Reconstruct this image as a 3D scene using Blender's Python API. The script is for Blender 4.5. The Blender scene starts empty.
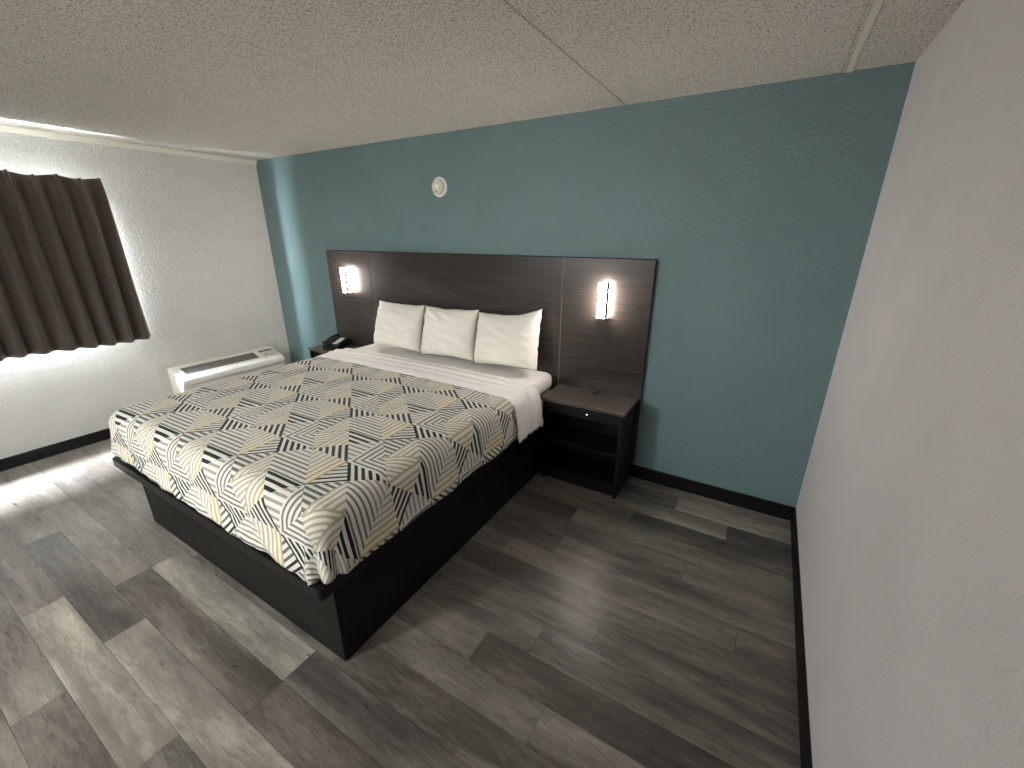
import bpy, bmesh, math, random
from mathutils import Vector, Matrix, noise
random.seed(7)
SC = bpy.context.scene
COL = SC.collection
PI = math.pi

# ---------------------------------------------------------------- helpers
def lin(c):
    out = []
    for v in c:
        v = v / 255.0
        out.append(v / 12.92 if v <= 0.04045 else ((v + 0.055) / 1.055) ** 2.4)
    return (out[0], out[1], out[2], 1.0)

class NT:
    """small wrapper to write node trees tersely"""
    def __init__(self, name, rough=0.6, spec=0.5):
        self.mat = bpy.data.materials.new(name)
        self.mat.use_nodes = True
        self.t = self.mat.node_tree
        self.b = self.t.nodes['Principled BSDF']
        self.b.inputs['Roughness'].default_value = rough
        self.b.inputs['Specular IOR Level'].default_value = spec
    def node(self, kind, **kw):
        n = self.t.nodes.new(kind)
        for k, v in kw.items():
            setattr(n, k, v)
        return n
    def put(self, sock, v):
        if hasattr(v, 'is_linked') or isinstance(v, bpy.types.NodeSocket):
            self.t.links.new(v, sock)
        else:
            sock.default_value = v
    def m(self, op, a, b=0.0, c=0.0):
        n = self.node('ShaderNodeMath', operation=op)
        self.put(n.inputs[0], a); self.put(n.inputs[1], b); self.put(n.inputs[2], c)
        return n.outputs[0]
    def mix(self, f, a, b, blend='MIX'):
        n = self.node('ShaderNodeMix', data_type='RGBA', blend_type=blend)
        self.put(n.inputs[0], f); self.put(n.inputs[6], a); self.put(n.inputs[7], b)
        return n.outputs[2]
    def coord(self, which='Object', scale=(1, 1, 1), loc=(0, 0, 0), rot=(0, 0, 0)):
        tc = self.node('ShaderNodeTexCoord')
        mp = self.node('ShaderNodeMapping')
        mp.inputs['Scale'].default_value = scale
        mp.inputs['Location'].default_value = loc
        mp.inputs['Rotation'].default_value = rot
        self.t.links.new(tc.outputs[which], mp.inputs[0])
        return mp.outputs[0]
    def noise(self, vec, scale, detail=3, rough=0.5, dist=0.0):
        n = self.node('ShaderNodeTexNoise')
        self.put(n.inputs['Vector'], vec)
        n.inputs['Scale'].default_value = scale
        n.inputs['Detail'].default_value = detail
        n.inputs['Roughness'].default_value = rough
        n.inputs['Distortion'].default_value = dist
        return n.outputs[0]
    def ramp(self, f, stops):
        n = self.node('ShaderNodeValToRGB')
        e = n.color_ramp.elements
        while len(e) < len(stops):
            e.new(0.5)
        for i, (p, c) in enumerate(stops):
            e[i].position = p
            e[i].color = c if len(c) == 4 else (*c, 1)
        self.put(n.inputs[0], f)
        return n.outputs[0]
    def color(self, c):
        self.put(self.b.inputs['Base Color'], c)
    def bump(self, h, strength=0.5, dist=0.002, normal=None):
        n = self.node('ShaderNodeBump')
        n.inputs['Strength'].default_value = strength
        n.inputs['Distance'].default_value = dist
        self.put(n.inputs['Height'], h)
        if normal is not None:
            self.put(n.inputs['Normal'], normal)
        self.t.links.new(n.outputs[0], self.b.inputs['Normal'])
        return n.outputs[0]

def plain(name, rgb, rough=0.5, spec=0.5, metal=0.0, var=0.06, nscale=30, bump=0.0, bdist=0.001):
    n = NT(name, rough, spec)
    n.b.inputs['Metallic'].default_value = metal
    v = n.coord()
    f = n.noise(v, nscale, 3)
    c = lin(rgb)
    lo = tuple(x * (1 - var) for x in c[:3]); hi = tuple(min(1, x * (1 + var)) for x in c[:3])
    n.color(n.ramp(f, [(0.3, lo), (0.7, hi)]))
    if bump:
        n.bump(n.noise(v, nscale * 6, 2), bump, bdist)
    return n.mat

def box_bm(bm, lo, hi, bevel=0.0, seg=2):
    x0, y0, z0 = lo; x1, y1, z1 = hi
    vs = [bm.verts.new(p) for p in ((x0,y0,z0),(x1,y0,z0),(x1,y1,z0),(x0,y1,z0),(x0,y0,z1),(x1,y0,z1),(x1,y1,z1),(x0,y1,z1))]
    fs = [bm.faces.new([vs[i] for i in q]) for q in ((0,3,2,1),(4,5,6,7),(0,1,5,4),(1,2,6,5),(2,3,7,6),(3,0,4,7))]
    if bevel > 0:
        es = list({e for f in fs for e in f.edges})
        bmesh.ops.bevel(bm, geom=es, offset=bevel, segments=seg, profile=0.5, affect='EDGES')

def cyl_bm(bm, c, r, h, axis='Z', seg=32, r2=None, bevel=0.0):
    M = Matrix.Translation(c)
    if axis == 'X': M = M @ Matrix.Rotation(PI/2, 4, 'Y')
    if axis == 'Y': M = M @ Matrix.Rotation(PI/2, 4, 'X')
    g = bmesh.ops.create_cone(bm, cap_ends=True, segments=seg, radius1=r, radius2=r if r2 is None else r2, depth=h, matrix=M)
    if bevel > 0:
        fs = {f for v in g['verts'] for f in v.link_faces if len(f.verts) > 4}
        es = list({e for f in fs for e in f.edges})
        bmesh.ops.bevel(bm, geom=es, offset=bevel, segments=2, profile=0.5, affect='EDGES')

def prism_bm(bm, pts, a0, a1, axis='Y'):
    """extrude a 2D outline: axis Y -> pts are (x,z); axis X -> pts are (y,z)"""
    def P(p, a):
        return (p[0], a, p[1]) if axis == 'Y' else (a, p[0], p[1])
    A = [bm.verts.new(P(p, a0)) for p in pts]
    B = [bm.verts.new(P(p, a1)) for p in pts]
    n = len(pts)
    bm.faces.new(A); bm.faces.new(B[::-1])
    for i in range(n):
        bm.faces.new((A[i], B[i], B[(i+1) % n], A[(i+1) % n]))
    bmesh.ops.recalc_face_normals(bm, faces=bm.faces)

def obj(name, bm, mat, parent=None, smooth=False):
    me = bpy.data.meshes.new(name)
    bmesh.ops.recalc_face_normals(bm, faces=bm.faces[:])
    bm.to_mesh(me); bm.free()
    if smooth:
        me.shade_smooth()
    o = bpy.data.objects.new(name, me)
    if mat: me.materials.append(mat)
    COL.objects.link(o)
    if parent: 
        o.parent = parent
        o.matrix_parent_inverse = Matrix.Translation(parent.location).inverted()
    return o

def boxes(name, lst, mat, parent=None, bevel=0.002):
    bm = bmesh.new()
    for lo, hi in lst:
        b2 = bmesh.new(); box_bm(b2, lo, hi, bevel)
        me = bpy.data.meshes.new('tmp'); b2.to_mesh(me); b2.free()
        bm.from_mesh(me); bpy.data.meshes.remove(me)
    return obj(name, bm, mat, parent)

def thing(name, label, cat, loc=(0, 0, 0), group=None):
    o = bpy.data.objects.new(name, None)
    o.empty_display_size = 0.1
    COL.objects.link(o)
    o.location = loc
    o['label'] = label; o['category'] = cat
    if group: o['group'] = group
    return o
def tag(o, label, cat, group=None):
    o['label'] = label; o['category'] = cat
    if group: o['group'] = group
    return o
def struct(o, label=None):
    o['kind'] = 'structure'
    if label: o['label'] = label
    return o

# ---------------------------------------------------------------- dimensions (metres; right wall x=0, back wall y=0)
XL, YF, H = -5.20, -5.2, 2.44

# ---------------------------------------------------------------- materials
def wall_mat(name, rgb, rough, scale, strength, dist, knock=False, spec=0.5):
    n = NT(name, rough, spec)
    v = n.coord()
    base = lin(rgb)
    f = n.noise(v, 3.0, 3)
    n.color(n.ramp(f, [(0.3, tuple(x*0.96 for x in base[:3])), (0.7, tuple(min(1, x*1.03) for x in base[:3]))]))
    h = n.noise(v, scale, 3, 0.55, 0.3)
    if knock:
        h2 = n.noise(v, scale*0.45, 2, 0.5, 0.8)
        h = n.m('ADD', n.ramp(h, [(0.45, (0,0,0)), (0.6, (1,1,1))]), n.ramp(h2, [(0.5, (0,0,0)), (0.58, (1,1,1))]))
    n.bump(h, strength, dist)
    return n.mat
M_TEAL = wall_mat('teal_wall_paint', (104, 131, 134), 0.36, 75, 0.9, 0.0065, spec=0.5)
M_LEFT = wall_mat('white_wall_paint', (222, 222, 217), 0.5, 55, 0.6, 0.005, knock=True)
M_RIGHT = wall_mat('pale_grey_wall_paint', (208, 204, 205), 0.6, 75, 0.8, 0.005, spec=0.4)
n = NT('popcorn_ceiling', 0.95, 0.2)
v = n.coord()
f = n.noise(v, 120, 2, 0.6)
g = n.noise(v, 230, 2, 0.6)
c = n.mix(n.ramp(f, [(0.36, (1,1,1)), (0.5, (0,0,0))]), lin((222, 218, 208)), lin((156, 152, 145)))
n.color(c)
n.bump(n.m('ADD', f, n.m('MULTIPLY', g, 0.5)), 0.6, 0.007)
M_CEIL = n.mat
M_TRIM = plain('cream_trim_paint', (230, 227, 214), 0.4, 0.5, var=0.03)
M_BLACKBASE = plain('black_vinyl_base', (11, 10, 10), 0.55, 0.25, var=0.15)

# floor planks
n = NT('vinyl_plank', 0.34, 0.45)
at = n.node('ShaderNodeAttribute', attribute_name='plank')
sep = n.node('ShaderNodeSeparateColor')
n.t.links.new(at.outputs['Color'], sep.inputs[0])
tone, rnd, warm = sep.outputs[0], sep.outputs[1], sep.outputs[2]
tc = n.node('ShaderNodeTexCoord')
sx = n.node('ShaderNodeSeparateXYZ'); n.t.links.new(tc.outputs['Object'], sx.inputs[0])
cmb = n.node('ShaderNodeCombineXYZ')
n.put(cmb.inputs[0], n.m('MULTIPLY_ADD', rnd, 13.0, n.m('MULTIPLY', sx.outputs[0], 0.9)))
n.put(cmb.inputs[1], n.m('MULTIPLY_ADD', rnd, 37.0, n.m('MULTIPLY', sx.outputs[1], 5.5)))
n.put(cmb.inputs[2], rnd)
G = cmb.outputs[0]
blot = n.noise(G, 1.7, 3, 0.55, 0.4)
grain = n.noise(G, 7.0, 6, 0.72, 1.2)
cmb2 = n.node('ShaderNodeCombineXYZ')
n.put(cmb2.inputs[0], n.m('MULTIPLY_ADD', rnd, 11.0, n.m('MULTIPLY', sx.outputs[0], 3.0)))
n.put(cmb2.inputs[1], n.m('MULTIPLY_ADD', rnd, 29.0, n.m('MULTIPLY', sx.outputs[1], 34.0)))
fine = n.noise(cmb2.outputs[0], 6.0, 4, 0.65, 0.6)
val = n.m('ADD', n.m('MULTIPLY_ADD', tone, 0.62, 0.2), n.m('MULTIPLY', n.m('SUBTRACT', blot, 0.5), 0.8))
val = n.m('ADD', val, n.m('MULTIPLY', n.m('SUBTRACT', grain, 0.5), 0.55))
val = n.m('ADD', val, n.m('MULTIPLY', n.m('SUBTRACT', fine, 0.5), 0.34))
colf = n.ramp(val, [(0.05, lin((36, 33, 31))[:3]), (0.4, lin((80, 76, 73))[:3]), (0.7, lin((126, 122, 114))[:3]), (1.0, lin((180, 176, 165))[:3])])
colf = n.mix(n.m('MULTIPLY', warm, 0.35), colf, n.mix(1.0, colf, (1.0, 0.86, 0.76, 1), 'MULTIPLY'))
vo = n.node('ShaderNodeTexVoronoi'); n.put(vo.inputs['Vector'], G); vo.inputs['Scale'].default_value = 2.3
knot = n.m('LESS_THAN', vo.outputs['Distance'], 0.045)
colf = n.mix(n.m('MULTIPLY', knot, 0.55), colf, lin((44, 38, 34)))
n.color(colf)
n.put(n.b.inputs['Roughness'], n.m('MULTIPLY_ADD', grain, 0.22, 0.20))
n.bump(n.m('ADD', grain, n.m('MULTIPLY', fine, 0.7)), 0.32, 0.0016)
M_FLOOR = n.mat

# dark laminate
def laminate(name, c0, c1, rough=0.3, axis='X', spec=0.5):
    n = NT(name, rough, spec)
    sc = {'X': (1.2, 60, 60), 'Y': (60, 1.2, 60), 'Z': (60, 60, 1.2)}[axis]
    v = n.coord(scale=sc)
    f = n.noise(v, 2.2, 5, 0.65, 0.4)
    n.color(n.ramp(f, [(0.32, lin(c0)[:3]), (0.72, lin(c1)[:3])]))
    n.put(n.b.inputs['Roughness'], n.m('MULTIPLY_ADD', f, 0.25, rough - 0.1))
    n.bump(f, 0.12, 0.001)
    return n.mat
M_HEAD = laminate('dark_headboard_laminate', (30, 26, 24), (64, 57, 52), 0.30, spec=0.4)
M_NSTOP = laminate('brown_laminate_top', (64, 56, 50), (98, 88, 80), 0.4)
M_NS = laminate('black_laminate', (9, 8, 8), (17, 16, 16), 0.5, spec=0.3)
M_BASE = plain('black_bed_base_laminate', (12, 11, 10), 0.5, 0.25, var=0.1, nscale=12)
M_FLANGE = plain('black_platform_edge', (12, 12, 11), 0.4, 0.35, var=0.1, nscale=12)
M_METAL = plain('brushed_metal', (150, 145, 135), 0.35, 0.5, metal=0.9)
M_BRONZE = plain('dark_bronze', (90, 72, 56), 0.4, 0.5, metal=0.7)
M_JOINT = plain('grey_joint_trim', (112, 104, 96), 0.45, 0.5, metal=0.3)
M_DBRONZE = plain('bronze_frame', (52, 42, 34), 0.5, 0.3)
M_PLASTIC = plain('cream_white_plastic', (236, 234, 226), 0.6, 0.5, var=0.02)
M_PLASTIC2 = plain('white_sleeve_plastic', (214, 212, 202), 0.5, 0.5, var=0.02)
M_GRILLE = plain('grey_grille', (122, 120, 116), 0.5, 0.4)
M_DARKPL = plain('black_plastic', (18, 18, 19), 0.35, 0.5)
M_PAPER = plain('white_card', (214, 212, 208), 0.6, 0.3, var=0.03)

def cloth(name, rgb, rough=0.9, weave=900, wr=0.0, sheen=0.15):
    n = NT(name, rough, 0.15)
    v = n.coord()
    c = lin(rgb)
    f = n.noise(v, 5, 3)
    n.color(n.ramp(f, [(0.3, tuple(x*0.97 for x in c[:3])), (0.7, tuple(min(1, x*1.02) for x in c[:3]))]))
    h = n.noise(v, 9, 4, 0.55, 0.7)
    n.bump(h, 0.35 + wr, 0.006)
    n.b.inputs['Sheen Weight'].default_value = sheen
    return n.mat
M_SHEET = cloth('white_sheet', (240, 237, 235))
M_PILLOW = cloth('white_pillowcase', (240, 237, 228), wr=0.25)
M_BOX = cloth('pale_grey_ticking', (188, 184, 178))

# curtain: brown weave
n = NT('brown_curtain_cloth', 0.75, 0.25)
v = n.coord(scale=(1, 1, 1))
f = n.noise(v, 400, 2)
n.color(n.ramp(f, [(0.3, lin((78, 69, 62))[:3]), (0.7, lin((102, 91, 82))[:3])]))
n.b.inputs['Sheen Weight'].default_value = 0.3
M_CURT = n.mat

def emit(name, rgb, s):
    m = bpy.data.materials.new(name); m.use_nodes = True
    t = m.node_tree; b = t.nodes['Principled BSDF']
    b.inputs['Base Color'].default_value = lin((235, 230, 220))
    b.inputs['Emission Color'].default_value = lin(rgb)
    b.inputs['Emission Strength'].default_value = s
    return m
M_LAMP = emit('lit_frosted_shade', (255, 242, 232), 80.0)
M_LED = emit('blue_white_led', (200, 205, 255), 14.0)

# ---- comforter pattern: stripes in a tiling of right triangles
n = NT('geometric_stripe_comforter', 0.85, 0.15)
uv = n.node('ShaderNodeUVMap')
sp = n.node('ShaderNodeSeparateXYZ'); n.t.links.new(uv.outputs[0], sp.inputs[0])
U0, V0 = sp.outputs[0], sp.outputs[1]
ea = (0.1195, 0.00375); eb = (-0.005, 0.1095); A0 = (-2.120, -1.789)
det = ea[0]*eb[1] - ea[1]*eb[0]
def affine(kx, ky):
    return n.m('ADD', n.m('MULTIPLY_ADD', U0, kx, -(A0[0]*kx + A0[1]*ky)), n.m('MULTIPLY', V0, ky))
aa = affine(eb[1]/det, -eb[0]/det)
bb = affine(-ea[1]/det, ea[0]/det)
cache = {}
def wrapped(alo, blo):
    k = (alo, blo)
    if k not in cache:
        a = n.m('WRAP', aa, alo + 4.0, float(alo)); b = n.m('WRAP', bb, blo + 4.0, float(blo))
        cache[k] = {'a': a, 'b': b, '+': n.m('ADD', a, b), '-': n.m('SUBTRACT', a, b)}
    return cache[k]
CREAM = lin((219, 217, 209))
DG, DB, GR, LG, GO, BE, BL, PK = [lin(c)[:3] + (1,) for c in ((26,38,38),(54,49,45),(116,115,107),(152,149,140),(192,168,112),(176,167,144),(98,102,100),(172,160,150))]
cur = CREAM
# (alo, blo, half planes, stripe coordinate, period, phase, duty, colour, [second colour, coord, threshold, above?])
REG = [
 (-2,-4,[('b','<',0),('+','>',-2),('-','<',0)],'+',0.36,-2.0,0.52,DG,None),
 (0,0,[('b','>',0),('-','>',0),('+','<',2)],'+',0.36,2.0-0.19,0.52,DB,None),
 (-2,-4,[('b','>',-2),('+','<',0),('+','>',-2),('-','>',0)],'b',0.235,-2.0,0.40,LG,(GR,'b',-0.95,'<')),
 (0,-4,[('b','<',-2),('+','>',-2),('-','<',4)],'b',0.30,-2.20,0.50,DG,None),
 (0,-4,[('a','<',2),('-','>',4),('+','>',-2)],'b',0.26,-2.0,0.42,LG,None),
 (0,-4,[('b','<',0),('a','<',2),('+','>',0)],'a',0.26,1.9,0.42,BE,(GO,'a',1.42,'>')),
 (0,-4,[('a','>',2),('-','<',4),('+','<',2)],'-',0.36,3.8,0.42,BL,(DG,'-',3.25,'>')),
 (0,-4,[('a','<',3),('-','>',4),('+','>',0)],'b',0.26,-2.12,0.5,BL,(GR,'b',-2.6,'<')),
 (0,-4,[('a','>',3),('+','<',2),('-','<',6)],'a',0.22,3.0,0.42,BE,None),
 (0,-4,[('a','<',4),('-','>',6),('+','>',0)],'-',0.30,6.0,0.45,BE,None),
 (2,-4,[('a','>',4),('+','<',2),('-','<',8)],'a',0.24,4.0,0.42,BE,(GO,'a',4.5,'>')),
 (0,-4,[('a','>',2),('+','<',0),('-','<',6)],'a',0.25,2.1,0.42,GR,None),
 (0,-4,[('b','>',-4),('-','>',6),('+','<',0)],'b',0.22,-3.9,0.42,GR,None),
]
for alo, blo, hp, dc, per, ph, duty, colr, c2 in REG:
    W = wrapped(alo, blo)
    mask = None
    for cc, op, th in hp:
        q = n.m('LESS_THAN' if op == '<' else 'GREATER_THAN', W[cc], float(th))
        mask = q if mask is None else n.m('MULTIPLY', mask, q)
    st = n.m('LESS_THAN', n.m('FRACT', n.m('DIVIDE', n.m('SUBTRACT', W[dc], ph - 40*per), per)), duty)
    col = colr
    if c2:
        col = n.mix(n.m('LESS_THAN' if c2[3] == '<' else 'GREATER_THAN', W[c2[1]], c2[2]), colr, c2[0])
    cur = n.mix(n.m('MULTIPLY', mask, st), cur, col)
n.color(cur)
v = n.coord()
n.bump(n.noise(v, 16, 4, 0.55, 0.8), 0.7, 0.010)
n.b.inputs['Sheen Weight'].default_value = 0.1
M_COMF = n.mat

# ---------------------------------------------------------------- room shell
WT = 0.22
struct(boxes('wall_back', [((XL-WT, 0, 0), (WT, WT, H))], M_TEAL, bevel=0), 'teal painted textured wall behind the headboard')
struct(boxes('wall_right', [((0, YF, 0), (WT, 0, H))], M_RIGHT, bevel=0), 'pale grey textured wall on the right')
struct(boxes('wall_front', [((XL-WT, YF-WT, 0), (WT, YF, H))], M_RIGHT, bevel=0))
WY0, WY1, WZ0, WZ1 = -3.30, -1.49, 1.0, 1.85       # window opening
struct(boxes('wall_left', [((XL-WT, YF, 0), (XL, WY0, H)), ((XL-WT, WY1, 0), (XL, 0, H)),
                           ((XL-WT, WY0, 0), (XL, WY1, WZ0)), ((XL-WT, WY0, WZ1), (XL, WY1, H))], M_LEFT, bevel=0),
       'white textured wall with the curtained window')

# floor: one mesh of planks
rows = {-3: [(-0.668, .30, .85)], -2: [(-0.347, .66, .28)], -1: [(-0.891, .62, .28)], 0: [(-1.22, .26, .60)], 1: [(-0.52, .42, .56)],
        2: [(-2.4, .4, .30)], 3: [(-1.45, .6, .62)], 4: [(-0.9, .36, .38)], 5: [(-2.0, .4, .36)], 6: [(-1.01, .45, .52)],
        7: [(-1.218, .55, .26)], 8: [(-0.849, .55, .62)], 9: [(-1.7, .45, .48)], 10: [(-1.812, .86, .36)], 11: [(-0.6, .34, .3)],
        12: [(-2.655, .38, .82)], 13: [(-1.95, .80, .58)], 14: [(-1.3, .42, .5)]}
special = {(10, -1): .86, (10, 0): .36, (10, -2): .55}
bm = bmesh.new()
cl = bm.loops.layers.float_color.new('plank')
rr = random.Random(11)
PW, PL = 0.1545, 1.21
for r in range(-4, 31):
    yt = -0.575 - PW*r; yb = yt - PW
    yt = min(yt, 0.0); yb = max(yb, YF)
    if yb >= yt: continue
    if r in rows:
        j, tl, tr = rows[r][0]
    else:
        j, tl, tr = XL + rr.random()*PL, rr.uniform(.42, .66), rr.uniform(.42, .66)
    k0 = int(math.floor((XL - j)/PL)) - 1
    for k in range(k0, int((0 - j)/PL) + 2):
        x0 = max(j + k*PL, XL); x1 = min(j + (k+1)*PL, 0)
        if x1 - x0 < 0.005: continue
        t = tr if k == 0 else tl if k == -1 else rr.uniform(.42, .66)
        rn = rr.random(); wm = rr.random()
        g = 0.0006
        vs = [bm.verts.new(p) for p in ((x0+g, yb+g, 0), (x1-g, yb+g, 0), (x1-g, yt-g, 0), (x0+g, yt-g, 0))]
        f = bm.faces.new(vs)
        for l in f.loops: l[cl] = (t, rn, wm, 1)
fl = obj('floor', bm, M_FLOOR); struct(fl, 'grey wood plank floor')
# recessed bed under the plank gaps, part of the same floor
bm = bmesh.new(); box_bm(bm, (XL-WT, YF-WT, -0.1), (WT, WT, -0.0015))
sub = obj('subfloor', bm, M_BLACKBASE, fl)

# ceiling with seams
seams = [(-4.47, .003), (-3.41, .003), (-2.355, .006), (-1.295, .016), (-0.262, .014)]
pts = [(XL-WT, H)]
for s, w in seams:
    pts += [(s-w/2, H), (s-w/4, H+w/3), (s+w/4, H+w/3), (s+w/2, H)]
pts += [(WT, H), (WT, H+0.2), (XL-WT, H+0.2)]
bm = bmesh.new(); prism_bm(bm, pts, YF-WT, WT, 'Y')
struct(obj('ceiling', bm, M_CEIL), 'cream popcorn ceiling with panel seams')
bm = bmesh.new(); prism_bm(bm, [(XL+.0005, H-.045), (XL+.008, H-.045), (XL+.03, H-.012), (XL+.03, H-.001), (XL+.0005, H-.001)], YF, 0, 'Y')
struct(obj('trim_1', bm, M_TRIM), 'thin cream trim along the top of the window wall')
struct(boxes('trim_2', [((-.250, YF, H-.005), (-.226, -.0005, H-.0002))], M_TRIM, bevel=0.002), 'narrow pale joint strip on the ceiling near the right wall')
# baseboards
struct(boxes('baseboard_back', [((XL+0.012, -0.012, 0.0), (-0.012, 0, 0.1))], M_BLACKBASE, bevel=0.003))
struct(boxes('baseboard_right', [((-0.012, YF, 0.0), (0, 0, 0.1))], M_BLACKBASE, bevel=0.003))
struct(boxes('baseboard_left', [((XL, YF, 0.0), (XL+0.012, 0, 0.095))], M_BLACKBASE, bevel=0.003))

# window
n = NT('window_glass', 0.02, 0.5)
tr = n.node('ShaderNodeBsdfTransparent'); gl = n.node('ShaderNodeBsdfGlossy'); gl.inputs['Roughness'].default_value = 0.02
mx = n.node('ShaderNodeMixShader'); mx.inputs[0].default_value = 0.07
n.t.links.new(tr.outputs[0], mx.inputs[1]); n.t.links.new(gl.outputs[0], mx.inputs[2])
n.t.links.new(mx.outputs[0], n.t.nodes['Material Output'].inputs['Surface'])
M_GLASS = n.mat
win = thing('window_1', 'window hidden behind the brown curtain', 'window', (XL-0.12, (WY0+WY1)/2, WZ0)); del win['category']; win['kind'] = 'structure'
xw = XL-0.14
boxes('window_frame', [((xw, WY0, WZ0), (xw+.05, WY1, WZ0+.04)), ((xw, WY0, WZ1-.04), (xw+.05, WY1, WZ1)),
                       ((xw, WY0, WZ0+.04), (xw+.05, WY0+.04, WZ1-.04)), ((xw, WY1-.04, WZ0+.04), (xw+.05, WY1, WZ1-.04)),
                       ((xw, (WY0+WY1)/2-.02, WZ0+.04), (xw+.05, (WY0+WY1)/2+.02, WZ1-.04))], M_PLASTIC2, win)
boxes('window_pane', [((xw+.02, WY0+.04, WZ0+.04), (xw+.025, WY1-.04, WZ1-.04))], M_GLASS, win, bevel=0)

# ---------------------------------------------------------------- curtain
cu = thing('curtain', 'dark brown pinch pleated curtain drawn over the window on the left wall', 'curtain', (-5.06, -2.4, 0.85))
CY0, CY1, CZ0, CZ1 = -3.46, -1.335, 0.852, 2.125
bm = bmesh.new()
NY, NZ = 420, 26
period = 0.125
L = CY1 - CY0
vs = []
for j in range(NZ+1):
    t = j/NZ                                   # 0 bottom, 1 top
    z = CZ0 + t*(CZ1-CZ0)
    row = []
    for i in range(NY+1):
        y = CY0 + L*i/NY
        yk = y; y = y + 0.03*(1-t)*max(0.0, (y+1.9)/0.565) - .012*t
        ph = (CY1 - y)/period*2*PI
        wob = 0.55*math.sin(y*7.3+1.0) + 0.3*math.sin(y*13.1)
        w = math.sin(ph + wob*(1-t)*0.9)
        fold = math.copysign(abs(w)**0.9, w)
        amp = 0.036*(1-t)**0.35 + 0.010
        # pinch at the head: narrow triple pleat bulging forward once per period
        pin = max(0.0, math.cos(ph - PI/2))**22
        ht = max(0.0, (t-0.90)/0.10)
        x = -5.035 - .05*max(0.0, (yk+1.50)/.165)**1.5 + amp*fold*(1-0.75*ht) + 0.042*pin*min(1.0, max(0.0, (t-0.6)/0.32))
        zz = z + (0.008*math.sin(ph*0.5+0.6)*ht) + (1-t)**6*0.012*math.sin(y*5.2) - ht*0.006*(1-pin)
        row.append(bm.verts.new((x, y, zz)))
    vs.append(row)
for j in range(NZ):
    for i in range(NY):
        bm.faces.new((vs[j][i], vs[j][i+1], vs[j+1][i+1], vs[j+1][i]))
cc = obj('curtain_panel', bm, M_CURT, cu, smooth=True)
sm = cc.modifiers.new('thick', 'SOLIDIFY'); sm.thickness = 0.004
M_LINER = cloth('white_curtain_liner', (248, 248, 246))
bm = bmesh.new()
rows_ = []
for j in range(6):
    rows_.append([bm.verts.new((-5.084 - .055*max(0.0, (i-54)/6)**1.5 + .004*math.sin(i*.9), -3.44 + (CY1-.02+3.44)*i/60, .875 + (2.105-.875)*j/5)) for i in range(61)])
for j in range(5):
    for i in range(60):
        bm.faces.new((rows_[j][i], rows_[j][i+1], rows_[j+1][i+1], rows_[j+1][i]))
ln = obj('liner', bm, M_LINER, cu, smooth=True)
sm = ln.modifiers.new('thick', 'SOLIDIFY'); sm.thickness = 0.002
boxes('curtain_track', [((-5.078, -3.5, 2.08), (-5.060, -1.47, 2.108)), ((-5.20, -1.50, 2.09), (-5.07, -1.48, 2.105)), ((-5.20, -3.46, 2.10), (-5.07, -3.44, 2.115))], M_PLASTIC, cu, bevel=0.003)

# ---------------------------------------------------------------- wall air conditioner
ac = thing('wall_air_conditioner', 'white packaged air conditioner low on the window wall beside the bed', 'air conditioner', (XL, -0.7, 0.0))
boxes('wall_sleeve', [((XL, -1.30, 0.545-.02), (XL+.012, -0.13, 0.545)), ((XL, -1.30, 0.05), (XL+.012, -1.28, 0.545-.02)),
                      ((XL, -0.15, 0.05), (XL+.012, -0.13, 0.545-.02)), ((XL, -1.28, 0.05), (XL+.007, -0.15, 0.525))], M_PLASTIC2, ac, bevel=0.002)
bm = bmesh.new()
prof = [(XL+.007, .06), (XL+.007, .505), (XL+.03, .508), (XL+.06, .500), (XL+.235, .438), (XL+.262, .420), (XL+.272, .395), (XL+.272, .375), (XL+.245, .345), (XL+.245, .335), (XL+.245, .08), (XL+.235, .06)]
prism_bm(bm, prof, -1.235, -0.225, 'Y')
es = [e for e in bm.edges if abs(e.verts[0].co.y - e.verts[1].co.y) < 1e-6]
bmesh.ops.bevel(bm, geom=es, offset=0.012, segments=3, profile=0.5, affect='EDGES')
obj('housing', bm, M_PLASTIC, ac)
# sloped top plane from (XL+.06,.500) to (XL+.245,.435)
def slope_pt(s, y, h=0.0):
    x0, z0, x1, z1 = XL+.06, .500, XL+.235, .438
    nx, nz = (z0-z1), (x1-x0); l = math.hypot(nx, nz)
    return (x0+(x1-x0)*s + nx/l*h, y, z0+(z1-z0)*s + nz/l*h)
def slope_box(bm, s0, s1, y0, y1, h0, h1):
    P = [slope_pt(s0, y0, h0), slope_pt(s1, y0, h0), slope_pt(s1, y1, h0), slope_pt(s0, y1, h0),
         slope_pt(s0, y0, h1), slope_pt(s1, y0, h1), slope_pt(s1, y1, h1), slope_pt(s0, y1, h1)]
    v = [bm.verts.new(p) for p in P]
    for q in ((0,3,2,1),(4,5,6,7),(0,1,5,4),(1,2,6,5),(2,3,7,6),(3,0,4,7)): bm.faces.new([v[i] for i in q])
bm = bmesh.new(); slope_box(bm, .12, .80, -1.16, -.46, -.002, .0015); obj('grille_recess', bm, M_DARKPL, ac)
bm = bmesh.new()
for k in range(11):
    s = .14 + k*.062
    slope_box(bm, s, s+.036, -1.155, -.465, .0, .006)
for k in range(6):
    y = -1.15 + k*.136
    slope_box(bm, .12, .80, y, y+.004, .001, .005)
obj('grille', bm, M_GRILLE, ac)
bm = bmesh.new()
slope_box(bm, .06, .12, -1.18, -.44, .0, .008); slope_box(bm, .80, .86, -1.18, -.44, .0, .008)
slope_box(bm, .12, .80, -1.18, -1.16, .0, .008); slope_box(bm, .12, .80, -.46, -.44, .0, .008)
obj('grille_rim', bm, M_PLASTIC, ac)
bm = bmesh.new(); slope_box(bm, .08, .92, -.42, -.245, .0, .004); obj('control_panel', bm, M_PLASTIC2, ac)
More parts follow.
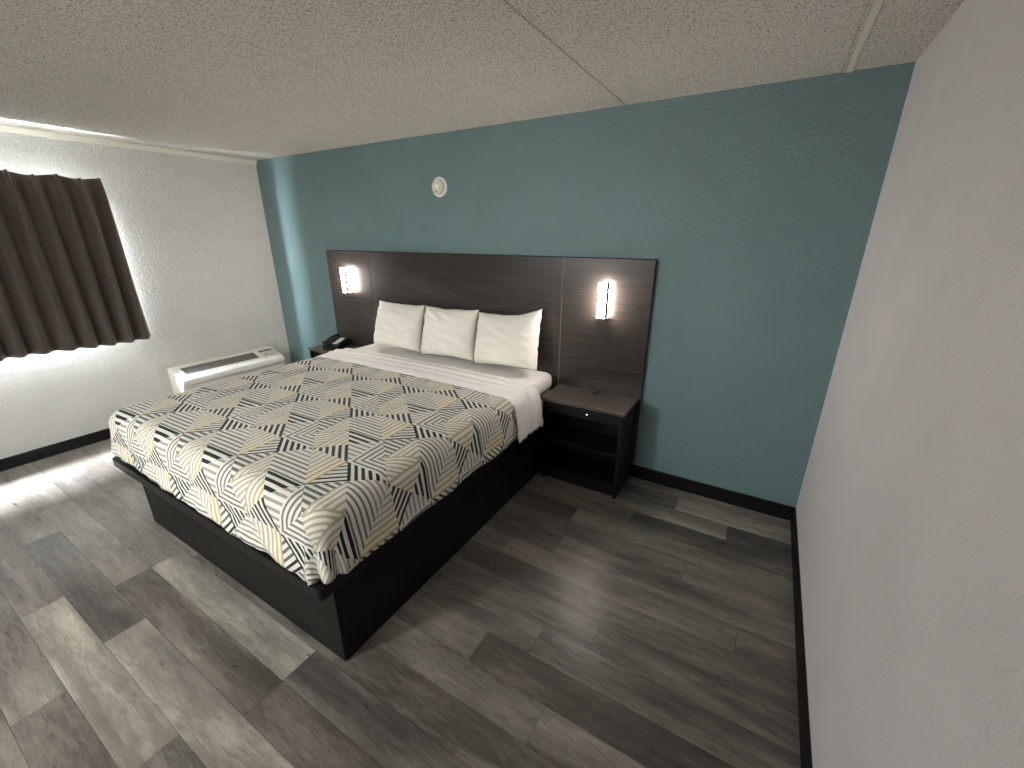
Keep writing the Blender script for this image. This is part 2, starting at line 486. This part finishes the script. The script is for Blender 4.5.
bm = bmesh.new(); slope_box(bm, .14, .26, -.405, -.27, .004, .006); obj('display_strip', bm, M_DARKPL, ac)
bm = bmesh.new(); slope_box(bm, .52, .62, -.38, -.355, .004, .006); slope_box(bm, .70, .73, -.38, -.28, .004, .0055); obj('marking', bm, M_GRILLE, ac)

# ---------------------------------------------------------------- headboard
hb = thing('headboard', 'wide dark wood grain headboard fixed to the teal wall', 'headboard', (-2.61, -0.02, 0.0))
HZ0, HZ1 = 0.12, 1.568
for x0, x1 in ((-4.203, -3.603), (-3.597, -1.648), (-1.642, -1.017)):
    boxes('headboard_panel', [((x0, -0.04, HZ0), (x1, -0.001, HZ1))], M_HEAD, hb, bevel=0.0015)
for x in (-3.600, -1.645):
    boxes('joint_strip', [((x-.003, -0.0385, HZ0), (x+.003, -0.003, HZ1))], M_JOINT if x > -2 else M_BRONZE, hb, bevel=0)
boxes('top_cap', [((-4.203, -0.038, HZ1), (-1.017, -0.003, HZ1+.004))], M_NS, hb, bevel=0)

# ---------------------------------------------------------------- wall sconces
def sconce(x, label):
    t = thing('wall_sconce', label, 'wall lamp', (x, -0.04, 1.293), 'sconces on the headboard')
    boxes('back_plate', [((x-.036, -.046, 1.185), (x+.036, -.0401, 1.405))], M_BRONZE, t, bevel=0.001)
    boxes('lamp_shade', [((x-.032, -.104, 1.185), (x+.032, -.046, 1.415))], M_LAMP, t, bevel=0.003)
    boxes('frame_bar', [((x+.027, -.112, 1.168), (x+.042, -.098, 1.424))], M_DBRONZE, t, bevel=0)
    boxes('frame_bar', [((x-.036, -.108, 1.172), (x-.030, -.103, 1.420))], M_METAL, t, bevel=0)
    boxes('end_cap', [((x-.034, -.106, 1.416), (x+.034, -.092, 1.420))], M_BRONZE, t, bevel=0.001)
    boxes('end_cap', [((x-.034, -.106, 1.170), (x+.034, -.050, 1.184))], M_BRONZE, t, bevel=0.001)
    return t
sconce(-1.322, 'lit box sconce on the headboard above the right nightstand')
sconce(-3.905, 'lit box sconce on the headboard above the telephone, nearer the window wall')

# ---------------------------------------------------------------- nightstands
def nightstand(x0, x1, label):
    t = thing('nightstand', label, 'nightstand', ((x0+x1)/2, -0.2, 0), 'nightstands beside the bed')
    yb, yf = -0.042, -0.36
    boxes('table_top', [((x0, yf, .617), (x1, yb, .641))], M_NSTOP, t, bevel=0.002)
    a, b = x0+.012, x1-.012
    boxes('side_panel', [((a, yf+.006, 0), (a+.022, yb, .617))], M_NS, t, bevel=0.001)
    boxes('side_panel', [((b-.022, yf+.006, 0), (b, yb, .617))], M_NS, t, bevel=0.001)
    boxes('back_panel', [((a+.022, yb-.012, 0.05), (b-.022, yb, .617))], M_NS, t, bevel=0)
    boxes('apron', [((a+.022, yf+.022, .535), (b-.022, yf+.04, .617))], M_NS, t, bevel=0.001)
    boxes('shelf', [((a+.022, yf+.03, .30), (b-.022, yb-.012, .322))], M_NS, t, bevel=0.001)
    boxes('bottom_shelf', [((a+.022, yf+.02, .075), (b-.022, yb-.012, .095))], M_NS, t, bevel=0.001)
    boxes('kick_board', [((a+.022, yf+.03, 0), (b-.022, yf+.045, .075))], M_NS, t, bevel=0.001)
    bm = bmesh.new(); cyl_bm(bm, ((x0+x1)/2-.002, -.08, .6425), .032, .004, seg=32, bevel=.001)
    g = obj('grommet', bm, M_DARKPL, t)
    bm = bmesh.new(); cyl_bm(bm, ((x0+x1)/2-.012, -.08, .645), .016, .003, seg=24); obj('charging_port', bm, M_GRILLE, g)
    bm = bmesh.new(); cyl_bm(bm, ((x0+x1)/2+.038, yf+.0205, .572), .0022, .004, 'Y', 16); obj('indicator_light', bm, M_LED, t)
    return t
nightstand(-1.63, -1.03, 'black open-shelf nightstand with tiny lit indicator, right of the bed')
nightstand(-4.262, -3.64, 'nightstand mostly hidden behind the bed, under the telephone')

# ---------------------------------------------------------------- telephone
ph = thing('telephone', 'black desk telephone with a white label strip on the far nightstand', 'telephone', (-4.06, -0.2, 0.635))
def local_mesh(name, build, mat, parent, rot=0.30, org=(-4.035, -0.19, 0.6425)):
    bm = bmesh.new(); build(bm)
    bmesh.ops.transform(bm, matrix=Matrix.Translation(org) @ Matrix.Rotation(rot, 4, 'Z'), verts=bm.verts)
    return obj(name, bm, mat, parent)
def wedge(bm):
    prism_bm(bm, [(-.11, 0), (.11, 0), (.11, .022), (.06, .045), (-.09, .07), (-.11, .06)][::-1], -.085, .085, 'X')
    for v_ in bm.verts: v_.co = Vector((v_.co.x, -v_.co.y, v_.co.z))
local_mesh('telephone_body', wedge, M_DARKPL, ph)
def strip(bm):
    v = [bm.verts.new(p) for p in ((-.002, -.065, .0468), (.05, -.065, .0468), (.05, .088, .0722), (-.002, .088, .0722))]
    w = [bm.verts.new((q.co.x, q.co.y, q.co.z+.004)) for q in v]
    bm.faces.new(w); bm.faces.new(v[::-1])
    for i in range(4): bm.faces.new((v[i], v[(i+1)%4], w[(i+1)%4], w[i]))
local_mesh('label_strip', strip, M_PAPER, ph)
def handset(bm):
    for i in range(15):
        pass
    N = 14; rings = []
    for i in range(N+1):
        t = i/N; y = -.105 + .21*t
        z = .062 + .018*math.sin(PI*t) + .03*t
        r = .015 + .012*(abs(2*t-1)**3)
        rings.append([bm.verts.new((-.052 + r*1.1*math.cos(a*PI/6), y, z + r*.8*math.sin(a*PI/6))) for a in range(12)])
    for i in range(N):
        for a in range(12):
            bm.faces.new((rings[i][a], rings[i][(a+1)%12], rings[i+1][(a+1)%12], rings[i+1][a]))
    bm.faces.new(rings[0]); bm.faces.new(rings[-1][::-1])
local_mesh('handset', handset, M_DARKPL, ph)

# ---------------------------------------------------------------- smoke detector
sd = thing('smoke_detector', 'round white smoke detector on the teal wall above the headboard', 'smoke detector', (-2.74, 0, 2.068))
bm = bmesh.new(); cyl_bm(bm, (-2.74, -.009, 2.068), .073, .018, 'Y', 48, bevel=.004); obj('mounting_ring', bm, M_PLASTIC, sd)
bm = bmesh.new(); cyl_bm(bm, (-2.74, -.029, 2.068), .058, .022, 'Y', 48, r2=.058, bevel=.007); obj('cover', bm, M_PLASTIC2, sd)
bm = bmesh.new(); cyl_bm(bm, (-2.74, -.042, 2.068), .026, .006, 'Y', 32, bevel=.002); obj('sensor_cap', bm, M_PLASTIC, sd)
bm = bmesh.new(); cyl_bm(bm, (-2.752, -.0415, 2.035), .007, .005, 'Y', 16); obj('test_button', bm, M_GRILLE, sd)

# ---------------------------------------------------------------- bed platform
bed = thing('bed_platform', 'low black box bed base with an overhanging top edge', 'bed frame', (-2.61, -1.1, 0))
boxes('pedestal', [((-3.475, -2.088, 0), (-1.658, -0.06, .385))], M_BASE, bed, bevel=0.002)
bm = bmesh.new(); box_bm(bm, (-3.625, -2.150, .386), (-1.648, -0.06, .443))
es = [e for e in bm.edges if abs(e.verts[0].co.z-e.verts[1].co.z) > .03]
bmesh.ops.bevel(bm, geom=es, offset=.022, segments=4, profile=.5, affect='EDGES')
es = [e for e in bm.edges if abs(e.verts[0].co.z-e.verts[1].co.z) < .001]
bmesh.ops.bevel(bm, geom=es, offset=.004, segments=2, profile=.5, affect='EDGES')
obj('platform_top', bm, M_FLANGE, bed)

# ---------------------------------------------------------------- soft bedding
def soft_box(name, lo, hi, rad, mat, label, cat, crown=0.0, amp=0.003):
    bm = bmesh.new(); box_bm(bm, lo, hi)
    bmesh.ops.bevel(bm, geom=bm.edges[:], offset=rad, segments=5, profile=.5, affect='EDGES')
    o = obj(name, bm, mat, smooth=True)
    tag(o, label, cat)
    return o
soft_box('box_spring', (-3.565, -2.06, .444), (-1.695, -0.055, .585), .02, M_BOX, 'pale grey box spring on the black base, seen by the right nightstand', 'box spring')
soft_box('mattress', (-3.585, -2.08, .588), (-1.675, -0.050, .732), .055, M_SHEET, 'white sheeted king mattress under the pillows', 'mattress')

def fnoise(x, y, s, seed=0.0):
    return noise.noise(Vector((x*s, y*s, seed)))
def drape(core, r, drop, flare, ztop, ys_step, mat, name, fold_amp, seed, sides, crown=0.012, hem=0.0, band=False):
    """cover over a box: a flat top over the core rectangle plus rounded skirts"""
    x0, x1, y0, y1 = core
    bm = bmesh.new(); uvl = bm.loops.layers.uv.new('UVMap')
    vuv = {}
    def top_z(x, y):
        cx = (x-(x0+x1)/2)/((x1-x0)/2)
        bz_ = 0.0
        if band:
            yy = y + .012*fnoise(x, 0, 1.7, 4.0)
            for yb_, hgt in ((-.43, .016), (-.452, -.016), (-.53, .014), (-.552, -.014), (-.60, .009), (-.618, -.009), (-.70, -.006)):
                bz_ += hgt/(1+math.exp((yy-yb_)/.0028))
            bz_ -= .022*min(1.0, max(0.0, (yy+.50)/.09))
        return bz_ + ztop + crown*(1-cx*cx) + .007*fnoise(x, y, 2.3, seed) + .004*fnoise(x, y, 7, seed+3)*(0.4+0.6*abs(cx))
    nx = max(2, int((x1-x0)/ys_step)); ny = max(2, int((y1-y0)/ys_step))
    xs = [x0+(x1-x0)*i/nx for i in range(nx+1)]; ys = [y0+(y1-y0)*i/ny for i in range(ny+1)]
    gr = [[bm.verts.new((x, y, top_z(x, y))) for x in xs] for y in ys]
    for j, y in enumerate(ys):
        for i, x in enumerate(xs): vuv[gr[j][i]] = (x, y)
    for j in range(ny):
        for i in range(nx):
            bm.faces.new((gr[j][i], gr[j][i+1], gr[j+1][i+1], gr[j+1][i]))
    # stations round the core: vertex on the core, outward direction
    st = []
    if 'L' in sides:
        st += [(gr[j][0], (-1, 0)) for j in range(ny, -1, -1)]
    if 'F' in sides:
        if 'L' in sides:
            for k in range(1, 14):
                a = PI + (PI/2)*k/14; st.append((gr[0][0], (math.cos(a), math.sin(a))))
        st += [(gr[0][i], (0, -1)) for i in range(nx+1)]
        if 'R' in sides:
            for k in range(1, 14):
                a = -PI/2 + (PI/2)*k/14; st.append((gr[0][nx], (math.cos(a), math.sin(a))))
    groups = [st]
    if 'F' not in sides:
        groups = [st, [(gr[j][nx], (1, 0)) for j in range(ny+1)]]
    else:
        st += [(gr[j][nx], (1, 0)) for j in range(ny+1)]
    arc = r*PI/2
    ds = [arc*k/6 for k in range(1, 7)] + [arc + (drop-r)*k/9 for k in range(1, 10)]
    for st in groups:
        prev = None; s = 0.0; last = None
        for cv, (dx, dy) in st:
            bx, by, bz = cv.co
            col = [cv]
            corner = abs(dx*dy) > 1e-4
            ex, ey = bx+dx*r, by+dy*r
            if last: s += math.hypot(ex-last[0], ey-last[1])
            last = (ex, ey)
            for d in ds:
                if d <= arc:
                    th = d/r; h = r*math.sin(th); z = bz - r*(1-math.cos(th)); q = 0
                else:
                    q = (d-arc)/(drop-r); h = r + flare*q; z = bz - r - (d-arc)
                hh = h + q*fold_amp*(fnoise(s, q*.25, 7.0, seed+9) + .6*fnoise(s, q*.4, 17.0, seed+5) + (.9*fnoise(s, q*.3, 38.0, seed+6) if band else 0)) + .003*fnoise(s, d, 14, seed)
                if corner:
                    ang = math.atan2(dy, dx)
                    hh += q*0.017*math.sin(ang*8+1.2) - q*.012*abs(dx*dy)*2
                z += q**3*(hem*fnoise(s, 0, 3.5, seed+21) + .006*fnoise(s, 0, 11, seed+22))
                z += q*.034*min(1.0, max(0.0, (-2.95-bx)/.55))*(0 if band else 1)
                if not band: z += q*.022*max(0.0, dx)**2
                v_ = bm.verts.new((bx+dx*hh, by+dy*hh, z))
                vuv[v_] = (bx+dx*d*(1.0), by+dy*d*(1.0))
                col.append(v_)
            if prev:
                for k in range(len(ds)):
                    q4 = [prev[k], prev[k+1], col[k+1], col[k]]
                    q4 = [a for i_, a in enumerate(q4) if a not in q4[:i_]]
                    if len(q4) > 2: bm.faces.new(q4)
            prev = col
    bmesh.ops.recalc_face_normals(bm, faces=bm.faces)
    for f in bm.faces:
        for l in f.loops: l[uvl].uv = vuv[l.vert]
    if sum(f.normal.z for f in bm.faces) < 0:
        bmesh.ops.reverse_faces(bm, faces=bm.faces)
    me = bpy.data.meshes.new(name); bm.to_mesh(me); bm.free(); me.shade_smooth()
    me.materials.append(mat)
    o = bpy.data.objects.new(name, me); COL.objects.link(o)
    m_ = o.modifiers.new('thick', 'SOLIDIFY'); m_.thickness = .006; m_.offset = 1
    return o
o = drape((-3.53, -1.718, -2.038, -0.50), .085, .288, .020, .741, .022, M_COMF, 'comforter', .013, 2.0, 'LFR', hem=.018)
tag(o, 'comforter printed with geometric stripes in cream, grey, gold and black, spread on the bed', 'comforter')
o = drape((-3.53, -1.718, -0.735, -0.40), .100, .292, .030, .752, .0118, M_SHEET, 'top_sheet', .010, 2.0, 'LR', hem=.012, band=True)
tag(o, 'white top sheet folded back over the head end of the comforter', 'sheet')

# hem bands of the folded sheet
# ---------------------------------------------------------------- pillows
def pillow(cx, cy, cz, w, h, t, tilt, roll, yaw, seed, label, lift=0.0):
    bm = bmesh.new()
    N, Mn = 40, 30
    grids = []
    for side in (1, -1):
        g = []
        for j in range(Mn+1):
            row = []
            for i in range(N+1):
                u = -1 + 2*i/N; v = -1 + 2*j/Mn
                # pinched outline: corners stick out
                ox = 1 - .05*(1-v*v)**1.0*abs(u)**3 + .0
                oz = 1 - .07*(1-u*u)**1.0*abs(v)**3
                X = u*w/2*ox; Z = v*h/2*oz
                prof = max(0.0, (1-abs(u)**3.2))**.55*(max(0.0, (1-abs(v)**2.8))**.55 if v > 0 else max(0.0, (1-abs(v)**5))**.42)
                Y = side*t/2*prof*(1-.18*v)
                wr = fnoise(u*1.6+3*v, v*1.5, 2.1, seed)*.012*prof**.5 + fnoise(u*2.2, v*2.2, 3.2, seed+4)*.007*prof**.4
                # creases running from the corners
                e = max(abs(u), abs(v))
                wr += .006*math.sin(14*(u-v*(1 if u*v > 0 else -1)))*max(0, e-.6)*prof**.3
                edge = (1-prof)
                X += edge*.010*fnoise(v*2, seed, 3); Z += edge*.006*fnoise(u*1.1, seed+1, 2)
                Z += lift*max(0, u)**2*max(0, v)**1.5
                row.append(bm.verts.new((X, Y+side*wr, Z)))
            g.append(row)
        grids.append(g)
    for s_, g in enumerate(grids):
        for j in range(Mn):
            for i in range(N):
                q = (g[j][i], g[j][i+1], g[j+1][i+1], g[j+1][i])
                bm.faces.new(q if s_ == 1 else q[::-1])
    bmesh.ops.remove_doubles(bm, verts=bm.verts, dist=.0006)
    R = Matrix.Translation((cx, cy, cz)) @ Matrix.Rotation(yaw, 4, 'Z') @ Matrix.Rotation(-tilt, 4, 'X') @ Matrix.Rotation(roll, 4, 'Y')
    bmesh.ops.transform(bm, matrix=R, verts=bm.verts)
    o = obj('pillow', bm, M_PILLOW, smooth=True)
    tag(o, label, 'pillow', 'pillows propped against the headboard')
    return o
pillow(-3.125, -.195, .958, .55, .405, .20, .26, .0, .0, 1.0, 'white pillow nearest the window, left of the three')
pillow(-2.567, -.190, .958, .54, .41, .20, .24, -.02, .02, 5.0, 'white pillow in the middle of the three')
pillow(-2.015, -.195, .965, .56, .405, .20, .26, -.05, -.02, 9.0, 'white pillow nearest the right nightstand', lift=.045)

# ---------------------------------------------------------------- lights
w = bpy.data.worlds.new('daylight'); SC.world = w; w.use_nodes = True
bg = w.node_tree.nodes['Background']
bg.inputs[0].default_value = lin((236, 241, 248)); bg.inputs[1].default_value = 720.0
def area(name, loc, target, sx_, sy_, power, rgb):
    l = bpy.data.lights.new(name, 'AREA'); l.shape = 'RECTANGLE'; l.size = sx_; l.size_y = sy_
    l.energy = power; l.color = lin(rgb)[:3]
    o = bpy.data.objects.new(name, l); COL.objects.link(o)
    o.location = loc
    d = Vector(target) - Vector(loc)
    o.rotation_euler = d.to_track_quat('-Z', 'Y').to_euler()
    return o
p = area('window_portal', (XL-WT+.03, (WY0+WY1)/2, (WZ0+WZ1)/2), (0, (WY0+WY1)/2, (WZ0+WZ1)/2), WY1-WY0, WZ1-WZ0, 1, (255, 255, 255))
p.data.cycles.is_portal = True
a_ = area('room_lamp', (-3.15, -5.0, 1.75), (-2.7, -2.6, 0), .4, .9, 35, (244, 247, 244)); a_.data.spread = math.radians(100)

area('fill_light', (-2.0, -4.3, 2.3), (-2.4, 0, .7)  , 1.4, .5, 30, (252, 248, 242))  # added broad soft fill from behind the camera, not a fixture of the room
# ---------------------------------------------------------------- camera
cam = bpy.data.cameras.new('camera'); co = bpy.data.objects.new('camera', cam); COL.objects.link(co)
yaw, pit, rol = .5381, -.3408, .0012
F = Vector((-math.sin(yaw)*math.cos(pit), math.cos(yaw)*math.cos(pit), math.sin(pit)))
R0 = Vector((math.cos(yaw), math.sin(yaw), 0)); U0_ = R0.cross(F)
R = R0*math.cos(rol) + U0_*math.sin(rol); U = -R0*math.sin(rol) + U0_*math.cos(rol)
M = Matrix((R, U, -F)).transposed().to_4x4(); M.translation = Vector((-.3903, -2.8344, 1.7141))
co.matrix_world = M
cam.sensor_width = 36; cam.lens = 420.31/1024*36; cam.clip_start = .02
SC.camera = co
SC.view_settings.view_transform = 'Standard'; SC.view_settings.look = 'None'
SC.view_settings.gamma = 1; SC.view_settings.exposure = 0.42
SC.view_settings.use_curve_mapping = False
SC.cycles.max_bounces = 10; SC.cycles.diffuse_bounces = 6; SC.cycles.use_denoising = True
SC.cycles.sample_clamp_indirect = 8
